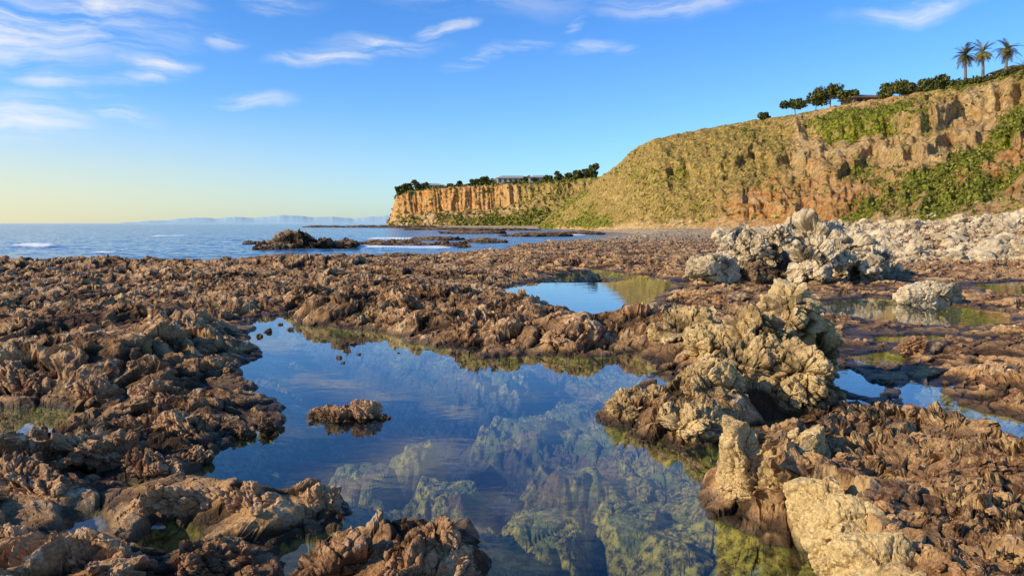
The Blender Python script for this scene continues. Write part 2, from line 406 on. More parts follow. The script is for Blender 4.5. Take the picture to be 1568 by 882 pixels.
# ---------------------------------------------------------------- rocks
_ico={}
def ico(k):
    if k not in _ico:
        bm=bmesh.new();bmesh.ops.create_icosphere(bm,subdivisions=k,radius=1)
        v=np.array([q.co[:] for q in bm.verts]);f=np.array([[a.index for a in q.verts] for q in bm.faces]);bm.free();_ico[k]=(v,f)
    return _ico[k]
def rock_verts(k,dims,seed,rough=1.,block=3.,scales=((1.0,.20),(.45,.14),(.2,.055),(.08,.015)),bed=.8,planes=16,dmin=.62):
    v,f=ico(k)
    r=1/(np.sum(np.abs(v)**block,1)**(1/block))
    rg=np.random.default_rng(seed+1000)          # fracture planes give an angular block
    for _ in range(planes):
        nv=rg.normal(size=3);nv/=np.linalg.norm(nv);c=v@nv
        r=np.minimum(r,np.where(c>.05,rg.uniform(dmin,1.05)/np.maximum(c,.05),9))
    n=v*r[:,None]
    D=np.array(dims);p=n*D;nn=v/D;nn/=np.linalg.norm(nn,axis=1)[:,None]
    s0=min(dims)/.6
    q=p+seed*3.7
    wv=.16*s0*np.stack([vn3(q[:,0]/s0*1.5,q[:,1]/s0*1.5,q[:,2]/s0*1.5,seed+i) for i in range(3)],1)
    q=q+wv;cav=np.zeros(len(p));out=p+wv*.7
    for i,(sc,am) in enumerate(scales):
        a,b,val=vor3(q[:,0]/(sc*s0),q[:,1]/(sc*s0)*1.2,q[:,2]/(sc*s0)*1.2,seed*7+i)
        c=am*s0*rough*(val*1.0-.6*np.exp(-(b-a)/.07))
        if i==0: bv=val
        out=out+nn*c[:,None]; 
        if i>0:cav+=c
    bd=q[:,0]*.55+q[:,1]*.3+q[:,2]*.78
    c=bed*s0*(.08*saw(bd/(.34*s0)+bv*.8)+.035*saw(bd/(.11*s0)+bv*2))
    out=out+nn*c[:,None];cav+=c*.7
    return out,f,cav
def rock(name,loc,dims,seed,mat,k=6,rot=(0,0,0),**kw):
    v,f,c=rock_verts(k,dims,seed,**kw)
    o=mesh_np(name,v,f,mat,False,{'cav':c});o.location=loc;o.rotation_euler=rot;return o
def at(u,v,z=0):return px_to_plan(u,v,z)
def cluster(name,items,mat):
    Vs=[];Fs=[];Cs=[];o=0
    for (loc,dims,seed,k,rot,kw) in items:
        v,f,c=rock_verts(k,dims,seed,**kw)
        cz,sz=math.cos(rot[2]),math.sin(rot[2]);cx,sx=math.cos(rot[0]),math.sin(rot[0]);cy,sy=math.cos(rot[1]),math.sin(rot[1])
        Rm=np.array([[cz,-sz,0],[sz,cz,0],[0,0,1]])@np.array([[cy,0,sy],[0,1,0],[-sy,0,cy]])@np.array([[1,0,0],[0,cx,-sx],[0,sx,cx]])
        v=v@Rm.T+np.array(loc);Vs.append(v);Fs.append(f+o);Cs.append(c);o+=len(v)
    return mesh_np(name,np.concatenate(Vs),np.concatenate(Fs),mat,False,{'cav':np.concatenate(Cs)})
E={}
B4=dict(block=4.,rough=1.1)
R1=dict(rough=1.15)
items=[
 ((3.98,10.7,.97),(.46,.5,.70),11,7,(0,.25,.3),B4),
 ((3.5,10.25,.64),(.52,.47,.48),12,7,(0,.35,.1),B4),
 ((3.0,9.5,.44),(.58,.5,.45),13,7,(.1,.35,.5),R1),
 ((2.45,8.95,.30),(.58,.45,.40),14,7,(0,.3,.2),R1),
 ((3.6,9.5,.42),(.58,.5,.5),15,7,(0,.2,-.3),B4),
 ((1.75,9.05,.10),(.55,.32,.26),16,6,(0,.1,.4),R1),
 ((2.05,8.15,.10),(.45,.35,.28),17,6,(0,.1,.1),R1),
 ((4.4,11.3,.38),(.5,.7,.55),18,7,(0,.1,.2),R1),
 ((3.3,14.2,.32),(.6,.8,.45),19,6,(0,.1,.2),R1),
 ((3.2,12.3,.28),(.45,.7,.35),20,6,(0,.1,.2),R1)]
rg=np.random.default_rng(77)
for i in range(16):   # broken pieces along the spine
    t=rg.uniform(0,1);x=1.5+2.6*t+rg.normal()*.22;y=8.5+2.2*t+rg.normal()*.3;s=rg.uniform(.12,.26)
    items.append(((x,y,.12+1.05*t**1.5*rg.uniform(.5,1.)),(s,s*.8,s*.9),200+i,5,(rg.uniform(-.6,.6),rg.uniform(-.6,.6),rg.uniform(0,3)),dict(block=4.)))
cluster('rock_outcrop',items,tan_mat)
items=[
 ((1.98,6.18,.27),(.22,.30,.45),21,7,(0,.0,.15),dict(rough=.6,block=6.,bed=.4,dmin=.75)),
 ((2.30,5.93,.20),(.30,.25,.36),22,7,(0,.1,.6),dict(rough=.8,block=4.)),
 ((2.45,6.3,.27),(.35,.3,.33),28,7,(0,.1,.6),dict(rough=.8,block=4.))]
for i,(u,v) in enumerate([(1262,752),(1300,795),(1340,845),(1385,905),(1420,960)]):
    x,y=px_to_plan(u,v,.5);items.append(((x+.02,y+.05,.24),(.28,.17,.37),240+i,6,(0,-.1,-.9),dict(rough=.5,block=6.,bed=.4,dmin=.75)))
cluster('slab_edge_rock',items,tan_mat)
x,y=at(650,865,.1);cluster('foreground_rock',[((x-.0,y,.12),(.40,.30,.30),23,7,(0,0,.2),R1),((x-.45,y-.05,.05),(.35,.25,.22),24,7,(0,0,.2),R1),((x+.02,y-.3,.1),(.4,.3,.25),25,7,(0,0,.2),R1)],brown_mat)
x,y=at(525,640);cluster('islet_rock',[((x,y,.03),(.38,.17,.13),26,6,(0,0,-.1),E),((x+.30,y+.02,.06),(.19,.16,.14),27,6,(0,0,.3),E),((x-.30,y+.1,.02),(.22,.13,.10),29,6,(0,0,.3),E),((x+.5,y,.0),(.14,.06,.05),30,5,(0,0,.0),E)],brown_mat)
L=[]
for i,(u,v,a,b,c,zz) in enumerate([(150,602,.42,.3,.2,.15),(40,590,.7,.3,.2,.15),(170,695,.5,.25,.22,.15),(40,745,.45,.25,.22,.13),(280,660,.3,.2,.2,.1),(250,610,.5,.25,.2,.15),
   (300,772,.4,.14,.15,.1),(400,780,.35,.15,.16,.1),(490,775,.18,.14,.15,.08),(150,872,.6,.2,.16,.08),(370,665,.14,.11,.11,.02),(415,655,.15,.11,.11,.03),(30,712,.35,.2,.18,.12),(240,715,.35,.2,.14,.1),(20,860,.4,.2,.22,.12),(340,862,.4,.2,.15,.06),(300,700,.16,.12,.1,.05),(200,650,.2,.15,.12,.15),(330,560,.3,.2,.14,.12),(120,560,.4,.25,.2,.2),(480,455,.8,.5,.4,.3),(620,470,.8,.5,.35,.3),(760,505,.6,.4,.25,.2),(860,520,.5,.3,.22,.2)]):
    x,y=at(u,v,zz);L.append(((x,y,zz),(a,b,c),40+i,6,(.15,.25,random.Random(i).uniform(-.6,.6)),dict(rough=1.0,block=3.5,bed=1.2)))
cluster('shore_boulders',L,brown_mat)
cluster('offshore_rock',[((at(450,380)[0],at(450,380)[1],.2),(3.2,2.2,1.6),61,6,(0,0,0),{}),((at(490,380)[0],at(490,380)[1],.1),(3.8,2,.9),62,6,(0,0,0),{}),((at(418,382)[0],at(418,382)[1],.0),(2.2,1.5,.8),63,6,(0,0,0),{}),((at(385,374)[0],at(385,374)[1],.0),(1.2,.8,.4),64,5,(0,0,0),{})],dark_mat)
L=[]
for i,(u,v,w,h) in enumerate([(560,377,6,.5),(600,375,7,.55),(640,377,6,.45),(690,378,6,.65),(740,372,8,.55),(660,368,10,.5),(720,358,18,.7),(680,352,30,.8),(760,353,30,.9),(500,348.5,35,1.),(560,348.5,45,1.2),(620,349,40,1.2),(820,362,14,.6),(870,359,18,.6)]):
    x,y=at(u,v);L.append(((x,y,.0),(w/2,w*.2,h),80+i,5,(0,0,0),{}))
cluster('low_reef_rocks',L,dark_mat)
L=[]
PB=dict(block=3.5,bed=.25,rough=1.)
for i,(u,vb,d,w,vt) in enumerate([(1150,400,34,2.2,345),(1200,405,35,3.0,324),(1245,405,33,2.6,333),(1290,410,32,2.6,356),(1120,398,38,2.2,350),(1330,412,31,2.2,378),(1240,415,29,1.8,372),(1180,408,31,1.6,368)]):
    zt=elev(vt,d);zb=.1;h=(zt-zb)/2
    L.append(((kx(u)*d,d,zb+h*.8),(w/2*1.1,w*.55,h*1.25),100+i,6,(0,.1,.3*i),PB))
rg=np.random.default_rng(78)
for i in range(34):
    u=rg.uniform(1100,1370);d=rg.uniform(28,36);s=rg.uniform(.25,.6);zt=elev(np.interp(u,[1100,1200,1250,1300,1370],[372,345,350,375,398]),d)
    L.append(((kx(u)*d,d,rg.uniform(.2,1.)*max(zt,.4)),(s,s*.8,s*.75),300+i,5,(rg.uniform(-.5,.5),rg.uniform(-.5,.5),rg.uniform(0,3)),PB))
cluster('pale_rock_outcrop',L,pale_mat)
d=29;rock('pale_block',(kx(1095)*d,d,.65),(1.05,.8,.64),120,pale_mat,6,(0,.05,.2),block=6.,rough=.5,bed=.3,dmin=.8)
rock('dark_block',(kx(1165)*d,d,.55),(.8,.65,.45),121,dark_mat,6,(0,.05,.2),rough=.6)
d=22;rock('pale_boulder',(kx(1428)*d,d,.30),(1.0,.75,.44),122,pale_mat,6,(0,.05,.1),rough=.6,bed=.3)
rock('small_boulder',(kx(1405)*13,13,.2),(.3,.2,.25),123,brown_mat,5)
def scatter(name,P,S_,mat,seed,k=3,flat=.7):
    rg=np.random.default_rng(seed);var=[rock_verts(k,(1,.8,flat),seed*10+j,scales=((1.,.2),(.45,.1)),bed=.2,planes=10) for j in range(9)]
    Vs=[];Fs=[];Cs=[];o=0
    for i in range(len(P)):
        v,f,c=var[i%9];a=rg.uniform(0,6.28);b=rg.uniform(-.4,.4);ca,sa=math.cos(a),math.sin(a)
        w=v.copy();w[:,2]+=v[:,0]*b
        w=np.stack([w[:,0]*ca-w[:,1]*sa,w[:,0]*sa+w[:,1]*ca,w[:,2]],1)*S_[i]+P[i]
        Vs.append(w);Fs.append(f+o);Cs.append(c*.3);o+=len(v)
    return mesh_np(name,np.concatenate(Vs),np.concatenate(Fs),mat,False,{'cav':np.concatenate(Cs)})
rg=np.random.default_rng(5)
n=3200;u=rg.uniform(1100,1900,n);q=rg.uniform(0,1,n);Db=hillDb(u)
d0=np.interp(u,[1100,1250,1400,1900],[75,48,44,40]);d=d0+(Db*1.03-d0)*q
x=kx(u)*d;z,_,s_,_,_=terrain(x[:,None],d[:,None]);z=z[:,0];ok=s_[:,0]>.2
sz=rg.uniform(.15,.42,len(d))*(1+ (rg.uniform(0,1,len(d))>.94)*1.6)*np.interp(d,[25,60,120],[.8,1.0,1.4])
scatter('beach_boulders',np.stack([x,d,z+.1*sz],1)[ok],sz[ok],pale_mat,3)
n=2200;a=rg.uniform(-.7,.7,n);r=4.2*np.exp(rg.uniform(0,1,n)*math.log(12));x=r*np.sin(a);y=r*np.cos(a)
z,_,s_,_,_=terrain(x[:,None],y[:,None]);z=z[:,0];ok=(s_[:,0]>.1);sz=rg.uniform(.03,.10,n)*np.interp(r,[4,20,50],[.5,1.3,3])
scatter('loose_stones',np.stack([x,y,z],1)[ok],sz[ok],brown_mat,4)
P=[];Z_=[]
for (u,v,s) in [(478,647,.05),(520,548,.07),(540,527,.08),(550,543,.05),(478,498,.10),(445,505,.09),(410,508,.1),(398,515,.1),(555,513,.06),(690,540,.10),(735,545,.10),(525,556,.04),(430,497,.08),(610,541,.03)]:
    x,y=at(u,v);P.append((x,y,s*.0));Z_.append(s)
scatter('pool_stones',np.array(P),np.array(Z_),brown_mat,6)
print('rocks',time.time()-T0)

# ---------------------------------------------------------------- hills
def hill_mat(name):
    m,n,b=newmat(name);g=n.add('ShaderNodeNewGeometry');P=g.outputs['Position']
    sn=n.add('ShaderNodeSeparateXYZ');n.link(g.outputs['Normal'],sn.inputs[0])
    n2=n.noise(P,.35,6,.7,.3);n3=n.noise(P,1.4,5,.75)
    soil=n.mix(n.mr(n2,.4,.6),(.56,.30,.105),(.74,.50,.21))
    soil=n.mix(n.attr('orange'),soil,n.mix(n.mr(n2,.4,.6),(.60,.22,.045),(.70,.36,.10)))
    mp=n.add('ShaderNodeMapping');n.link(P,mp.inputs[0]);mp.inputs['Scale'].default_value=(.1,.1,1.2)
    soil=n.mix(n.mr(n.noise(mp.outputs[0],1.,4,.6),.4,.65,0,.5),soil,(.78,.56,.28))
    dry=n.mix(n.mr(n3,.38,.62),(.22,.14,.035),(.68,.46,.13))
    grn=n.mix(n.mr(n3,.4,.62),(.085,.10,.014),(.42,.40,.035))
    c=n.mix(n.mr(n.math('ADD',n.attr('dry'),n.math('MULTIPLY',n.math('SUBTRACT',n2,.5),1.6)),.4,.6),soil,dry)
    c=n.mix(n.mr(n.math('ADD',n.attr('veg'),n.math('MULTIPLY',n.math('SUBTRACT',n2,.5),2.)),.44,.56),c,grn)
    c=n.mix(n.mr(n.noise(P,.8,4,.65),.60,.66,0,.7),c,(.06,.065,.015))
    c=n.mix(n.mr(sn.outputs[2],.30,.10,0,.6),c,soil)
    c=n.mix(1.,c,n.mix(n.mr(n.noise(P,.9,5,.8),.35,.65),(.55,.55,.55),(1.2,1.2,1.2)),'MULTIPLY')
    n.link(c,b.inputs['Base Color']);b.inputs['Roughness'].default_value=.95;b.inputs['Specular IOR Level'].default_value=.1
    bump(n,b,n.math('ADD',n3,n.noise(P,3.,5,.8)),1.,.5)
    return m
hmat=hill_mat('hillside_ground')
def hill(name,us,Dbf,Dtf,vtf,bzf,near):
    nT=240;back=30
    t=np.linspace(0,1,nT);U,T=np.meshgrid(us,t,indexing='ij')
    Db=Dbf(us)*.97;Dt=Dtf(us);zt=elev(vtf(us),Dt);zb=bzf(us)-.8
    K=kx(U);Yc=Db[:,None]+(Dt-Db)[:,None]*T
    arc=np.cumsum(np.r_[0,np.abs(np.diff(us))*Dt[:-1]/F])[:,None]+0*T
    if near:
        cw=ss(1120,1300,U)
        brk=.78+.12*fbm2(arc/22,0*arc+.3,3,300)
        zz=(T**.92)*(1-cw)+cw*(.80*T**.98+.13*ss(brk,brk+.05,T)+.07*T**3)
        brk2=.45+.2*fbm2(arc/15,0*arc+5.3,3,301)
        zz=zz*(1-.06)+.06*ss(brk2,brk2+.03,T)
        ga,gb=2.2,1.2
    else:
        cw=1-ss(720,860,U)*.75
        zz=(1-cw)*T+cw*(.38*T/.7*(T<.7)+ (T>=.7)*(.38+.60*ss(.7,.86,T)+.02*(T-.86)/.14))
        ga,gb=3.5,2.
    taper=ss(0,.12,T)*ss(1.0,.93,T)
    H=(zt-zb)[:,None]
    sc=H/30
    gull=fbm2(arc/9+.6*perl2(arc/6,T*5,310),T*1.3+arc*.02,4,311)
    g2=1-np.abs(perl2(arc/5+T*1.5,T*1.0,320))*2
    Z=zb[:,None]+H*zz
    Yc=Yc+taper*(ga*sc*gull+gb*sc*g2*(0.4+.6*cw))+taper*.8*fbm2(arc/2.2,Z/2.,4,330)
    Z=Z+taper*(.9*fbm2(arc/4,T*14,4,340))*np.minimum(sc,1)+ss(.8,1.,T)*.35*fbm2(arc/3,T*3,4,345)
    X=Yc*K
    tb=np.linspace(0,1,back+1)[1:]
    Yb=Dt[:,None]+ (tb**1.5)[None,:]*160;Xb=Yb*kx(us)[:,None]
    Zb=Z[:,-1:]-0.012*(Yb-Dt[:,None])+.4*perl2(Xb/9,Yb/9,350)*tb
    X=np.concatenate([X,Xb],1);Y=np.concatenate([Yc,Yb],1);Z=np.concatenate([Z,Zb],1)
    T2=np.concatenate([T,np.ones_like(Xb)],1);U2=np.concatenate([U,np.repeat(us[:,None],back,1)],1)
    A2=np.concatenate([arc,np.repeat(arc[:,:1],back,1)],1)
    nz=fbm2(A2/14,T2*3.,4,360)
    if near:
        band=lambda c,w:np.exp(-((T2-c)/w)**2)
        tc=np.interp(U2,[1250,1300,1568,1900],[0,.05,.66,.95])
        veg=.12+.45*nz+.80*band(tc,.14)*ss(1260,1320,U2)+.6*band(np.interp(U2,[1380,1568,1900],[0.,.28,.5]),.06)*ss(1380,1440,U2)
        veg=veg+.8*band(.80,.12)*ss(1190,1230,U2)*ss(1400,1350,U2)+.5*band(.97,.05)*ss(1380,1450,U2)
        veg=veg-.8*band(.87,.05)*ss(1390,1420,U2)-.5*band(.72,.08)*ss(1170,1190,U2)*ss(1260,1240,U2)
        veg=veg+.25*ss(930,860,U2)+.3*band(.16,.08)*ss(1180,1000,U2)
        dry=.60*ss(1280,1120,U2)+.4*nz+.36
        dry=dry-.8*band(.02,.06)-.7*band(.13,.14)*ss(1060,1150,U2)*ss(1330,1250,U2)
        org=band(.13,.15)*ss(1040,1120,U2)*ss(1400,1280,U2)+.5*band(.3,.14)*ss(1000,1150,U2)+.5*ss(1400,1500,U2)*band(.35,.2)
    else:
        veg=.1+.3*nz+.55*ss(.9,.97,T2)+.5*ss(.55,.2,T2)*ss(640,760,U2)
        dry=.25+.3*nz+.7*ss(740,860,U2)+.5*ss(.6,.3,T2)*ss(620,700,U2)
        org=1.*ss(.55,.75,T2)*ss(860,700,U2)
    o=mesh_np(name,np.stack([X,Y,Z],-1).reshape(-1,3),gridq(*X.shape)[:,::-1],hmat,True,{'veg':veg.ravel(),'dry':dry.ravel(),'orange':np.clip(org,0,1).ravel()})
    return X,Y,Z,veg,T2,U2
nus=np.concatenate([np.arange(826,1650,1.2),np.arange(1650,3200,6.)])
NH=hill('coastal_hillside',nus,hillDb,
  lambda u:np.interp(u,[826,850,900,965,1000,1100,1200,1300,1400,1568,1900,3200],[330,318,290,248,240,230,215,202,190,174,164,156]),
  lambda u:np.interp(u,[826,835,850,875,900,925,950,962,975,1000,1050,1100,1150,1180,1210,1290,1380,1450,1500,1568,1700,3200],[345,336,322,303,285,267,248,234,225,213,202,193,184,180,176,159,145,133,125,106,80,60]),
  baseZ,True)
fus=np.concatenate([np.arange(592,1080,.8)])
FH=hill('coastal_headland',fus,
  lambda u:np.interp(u,[592,600,640,760,880,1080],[520,492,470,440,400,360]),
  lambda u:np.interp(u,[592,600,640,760,880,1080],[540,530,525,520,500,480]),
  lambda u:np.interp(u,[592,597,602,608,640,700,760,830,900,1080],[344,338,318,300,292,287,283,279,272,262]),
  lambda u:0*u+.6,False)
print('hills',time.time()-T0)

# ---------------------------------------------------------------- vegetation
def leaf_mat(name,dark,light,trans=.0):
    m,n,b=newmat(name);g=n.add('ShaderNodeNewGeometry')
    r=g.outputs['Random Per Island']
    c=n.mix(n.mr(r,0,1,0,1,False),dark,light)
    c=n.mix(n.mr(n.noise(g.outputs['Position'],.5,3),.4,.6,0,.6),c,tuple(q*.55 for q in dark))
    n.link(c,b.inputs['Base Color']);b.inputs['Roughness'].default_value=.75;b.inputs['Specular IOR Level'].default_value=.15
    return m
leaf_dark=leaf_mat('tree_foliage',(.055,.07,.018),(.21,.21,.05))
leaf_shrub=leaf_mat('shrub_foliage',(.09,.10,.018),(.40,.36,.055))
palm_leaf=leaf_mat('palm_foliage',(.10,.09,.02),(.34,.28,.07))
bark,nb,bb=newmat('bark');g=nb.add('ShaderNodeNewGeometry');nb.link(nb.mix(nb.mr(nb.noise(g.outputs['Position'],3,5),.35,.65),(.10,.07,.045),(.27,.2,.13)),bb.inputs['Base Color'])
def leaves(cent,rad,n,size,seed,squash=.75):
    rg=np.random.default_rng(seed)
    C=[];
    for c,r in zip(cent,rad):
        m=n
        d=rg.normal(size=(m,3));d/=np.linalg.norm(d,axis=1)[:,None]
        rr_=rg.uniform(.35,1.,(m,1))**.5*rg.uniform(.75,1.15,(m,1))
        C.append(np.array(c)+d*rr_*r*np.array([1,1,squash]))
    C=np.concatenate(C);k=len(C)
    a=rg.normal(size=(k,3));a/=np.linalg.norm(a,axis=1)[:,None];b=rg.normal(size=(k,3));b-=a*(a*b).sum(1)[:,None];b/=np.linalg.norm(b,axis=1)[:,None]
    s=size*rg.uniform(.6,1.4,(k,1))
    V=np.stack([C-a*s,C+b*s*.6,C+a*s,C-b*s*.6],1).reshape(-1,3)
    return V,np.arange(k*4).reshape(-1,4)
def tube(pts,rads,sides=7):
    V=[];Fc=[]
    for i,(p,r) in enumerate(zip(pts,rads)):
        for j in range(sides):
            a=6.283*j/sides;V.append((p[0]+r*math.cos(a),p[1]+r*math.sin(a),p[2]))
    for i in range(len(pts)-1):
        for j in range(sides):
            Fc.append((i*sides+j,i*sides+(j+1)%sides,(i+1)*sides+(j+1)%sides,(i+1)*sides+j))
    return np.array(V),np.array(Fc)
def assemble(name,parts,mats):
    Vs=[];Fs=[];I=[];o=0
    for V,Q,mi in parts:
        Vs.append(V);Fs.append(Q+o);I.append(np.full(len(Q),mi));o+=len(V)
    return mesh_np(name,np.concatenate(Vs),np.concatenate(Fs),mats,False,None,np.concatenate(I))
def tree(name,x,y,z,h,w,seed,leaf=.35,umbrella=False):
    r=random.Random(seed);parts=[]
    lean=r.uniform(-.12,.12)*h;th_=h*(.5 if umbrella else .35)
    parts.append((*tube([(x,y,z-.5),(x+lean*.3,y,z+th_*.5),(x+lean,y,z+th_)],[h*.035,h*.028,h*.02]),0))
    cs=[];rs=[]
    nl=10
    for i in range(nl):
        a=6.283*i/nl+r.uniform(-.4,.4);q=r.uniform(.2,1)*w*.42
        cz=z+h*(r.uniform(.5,.86) if umbrella else r.uniform(.2,.85))
        c=(x+lean+q*math.cos(a),y+q*math.sin(a)*.8,cz);cs.append(c);rs.append(r.uniform(.16,.28)*w)
        parts.append((*tube([(x+lean,y,z+th_*.85),((x+lean+c[0])/2,(y+c[1])/2,(z+th_+c[2])/2),c],[h*.016,h*.011,h*.005],5),0))
    V,Q=leaves(cs,rs,110,leaf,seed,.65 if umbrella else .85);parts.append((V,Q,1))
    return assemble(name,parts,[bark,leaf_dark])
def ground_on(H,u,tt=.985):
    X,Y,Z,_,T2,U2=H;i=np.argmin(np.abs(U2[:,0]-u));j=int(tt*239);return X[i,j],Y[i,j],Z[i,j]
def topt(H,u,extra=0):
    X,Y,Z,_,T2,U2=H;i=np.argmin(np.abs(U2[:,0]-u));return X[i,239+extra],Y[i,239+extra],Z[i,239+extra]
for i,(u,hp,wp,um) in enumerate([(1212,26,34,1),(1243,24,36,1),(1265,31,42,1),(1292,20,26,1),(1350,20,26,0),(1368,25,34,0),(1382,22,28,0),(1165,9,20,0),(1410,16,28,0),(1430,19,26,0)]):
    x,y,z=topt(NH,u);px=y/F;tree('coastal_tree',x,y,z-.3,hp*px*1.1,wp*px*1.1,i+1,.38,bool(um))
for i,(u,hp,wp) in enumerate([(614,14,16),(625,16,18),(640,17,18),(652,12,12),(702,10,10),(728,12,16),(740,14,20),(752,10,14),(806,12,12),(820,10,10),(838,10,14),(855,14,16),(870,12,14),(886,13,16),(908,24,22),(899,16,16),(690,7,10),(770,8,12)]):
    x,y,z=topt(FH,u,1);px=y/F;tree('headland_tree',x,y,z-.5,hp*px,wp*px,i+50,.8)
X,Y,Z,veg,T2,U2=NH
rg=np.random.default_rng(9)
N_=18000
i=rg.integers(0,int((1640-826)/1.2),N_);j=(rg.uniform(.04,1.,N_)*239).astype(int)
v=veg[i,j];pr=np.clip((v-.15)*1.2,.08,1);kp=rg.uniform(0,1,N_)<pr*.45
i=i[kp];j=j[kp];C=np.stack([X[i,j],Y[i,j],Z[i,j]],1);R_=rg.uniform(.3,1.0,len(i))*(1+(veg[i,j]>.7)*.4)
V,Q=leaves(C,R_,16,.24,11,.6);mesh_np('hillside_shrubs',V,Q,leaf_shrub,False);print('shrubs',len(C))
us_=rg.uniform(1390,1640,220);C=[];R_=[]
for u in us_:
    x,y,z=topt(NH,u,int(rg.integers(0,4)));C.append((x,y,z+.5));R_.append(rg.uniform(.7,1.9))
V,Q=leaves(C,R_,60,.3,12,.8);mesh_np('brow_shrubs',V,Q,leaf_dark,False)
X,Y,Z,veg,T2,U2=FH
i=rg.integers(0,len(fus)-250,3500);j=(rg.uniform(.05,1.,3500)*250).astype(int);v=veg[i,j];kp=rg.uniform(0,1,3500)<np.clip(v*.8,.05,1)
i=i[kp];j=j[kp];C=np.stack([X[i,j],Y[i,j],Z[i,j]+.3],1)
V,Q=leaves(C,rg.uniform(.8,2.4,len(i)),14,.7,13,.7);mesh_np('headland_shrubs',V,Q,leaf_shrub,False)
us_=rg.uniform(606,910,160);C=[];R_=[]
for u in us_:
    x,y,z=topt(FH,u,int(rg.integers(0,3)));C.append((x,y,z+.4));R_.append(rg.uniform(1.,2.2))
V,Q=leaves(C,R_,30,.7,14,.8);mesh_np('headland_hedge',V,Q,leaf_dark,False)
def palm(x,y,z,h,seed,cr):
    r=random.Random(seed);parts=[];lean=r.uniform(-.10,.10)*h
    pts=[(x+lean*(k/8)**1.5,y,z-.6+(h+.6)*k/8) for k in range(9)]
    parts.append((*tube(pts,[.42-.02*k for k in range(8)]+[.38],8),0))
    c=np.array(pts[-1]);V=[];Q=[]
    for k in range(46):
        a=6.283*k/46*7.3+r.uniform(-.2,.2);el=r.uniform(-.75,1.35);L=cr*r.uniform(.75,1.2)
        d=np.array([math.cos(a)*math.cos(el),math.sin(a)*math.cos(el),math.sin(el)]);p=c.copy();sd=np.array([-math.sin(a),math.cos(a),0])
        N=9
        for s in range(N):
            d=d+np.array([0,0,-.13]);d/=np.linalg.norm(d);q=p+d*L/N
            wl=.62*math.sin(math.pi*(s+1)/(N+1.))**.6*cr/3.2
            for sg in (-1,1):
                for e in (0,.5):
                    b0=p+(q-p)*e;o=len(V);tip=b0+sd*sg*wl+d*L/N*.9+np.array([0,0,-.18*wl])
                    V+= [b0,b0+(q-p)*.42,tip,tip-(q-p)*.12];Q.append((o,o+1,o+2,o+3))
            p=q
    parts.append((np.array(V),np.array(Q),1))
    return assemble('palm_tree',parts,[bark,palm_leaf])
for k,(u,vt,vb) in enumerate([(1470,76,128),(1497,70,122),(1530,66,105)]):
    x,y,z=topt(NH,u,0);z2=elev(vt+8,y);palm(x,y+1,z,z2-z,k+3,3.1)
x,y,z=ground_on(NH,1556,.93);palm(x,y,z,1.6,9,3.4)

# ---------------------------------------------------------------- houses
def pmat(name,c,r=.7):
    m,n,b=newmat(name);g=n.add('ShaderNodeNewGeometry')
    n.link(n.mix(n.mr(n.noise(g.outputs['Position'],2,4),.35,.65),tuple(q*.85 for q in c),c),b.inputs['Base Color']);b.inputs['Roughness'].default_value=r;return m
wallm=pmat('stucco',(.50,.45,.36));wallb=pmat('brown_wall',(.16,.11,.07));roofm=pmat('roof_tiles',(.24,.15,.10));roofw=pmat('pale_roof',(.42,.38,.32));glass=pmat('window_glass',(.04,.06,.08),.1)
def house(x,y,z,w,d,h,roofmat,rot=0,wm=None):
    e=bpy.data.objects.new('coastal_house',None);scene.collection.objects.link(e);e.location=(x,y,z);e.rotation_euler=(0,0,rot)
    def part(nm,V,Fc,m):
        me=bpy.data.meshes.new(nm);me.from_pydata(V,[],Fc);me.materials.append(m);o=bpy.data.objects.new(nm,me);scene.collection.objects.link(o);o.parent=e
    def box(x0,x1,y0,y1,z0,z1):
        return [(x0,y0,z0),(x1,y0,z0),(x1,y1,z0),(x0,y1,z0),(x0,y0,z1),(x1,y0,z1),(x1,y1,z1),(x0,y1,z1)],[(0,3,2,1),(4,5,6,7),(0,1,5,4),(1,2,6,5),(2,3,7,6),(3,0,4,7)]
    V,Fc=box(-w/2,w/2,-d/2,d/2,-1.5,h);part('walls',V,Fc,wm or wallm)
    o=.7;a=h+.01;t=h+h*.45
    part('roof',[(-w/2-o,-d/2-o,a),(w/2+o,-d/2-o,a),(w/2+o,d/2+o,a),(-w/2-o,d/2+o,a),(-w/2+d/2,0,t),(w/2-d/2,0,t),(-w/2-o,-d/2-o,a-.25),(w/2+o,-d/2-o,a-.25),(w/2+o,d/2+o,a-.25),(-w/2-o,d/2+o,a-.25)],
      [(0,1,5,4),(1,2,5),(2,3,4,5),(3,0,4),(6,7,1,0),(7,8,2,1),(8,9,3,2),(9,6,0,3),(9,8,7,6)],roofmat)
    V=[];Fc=[]
    nw=max(3,int(w/3.5))
    for k in range(nw):
        cx=-w/2+w*(k+.5)/nw;v,f=box(cx-.9,cx+.9,-d/2-.06,-d/2+.1,.8,h-.5);b_=len(V);V+=v;Fc+=[tuple(q+b_ for q in ff) for ff in f]
    part('windows',V,Fc,glass)
    v,f=box(-w/2-.06,-w/2+.1,-.6,.6,0,2.1);part('door',v,f,roofm)
for (u,w,h) in [(785,22,4.),(762,12,3.2),(665,14,3.),(826,16,3.4)]:
    x,y,z=topt(FH,u,3);house(x,y,z,w,8,h,roofw,.1)
x,y,z=topt(NH,1318,3);house(x,y,z-1.3,11,6,2.6,roofm,.15,wallb)
x,y,z=topt(NH,1545,5);house(x,y,z-.4,9,6,3.2,roofm,.15,wallb)

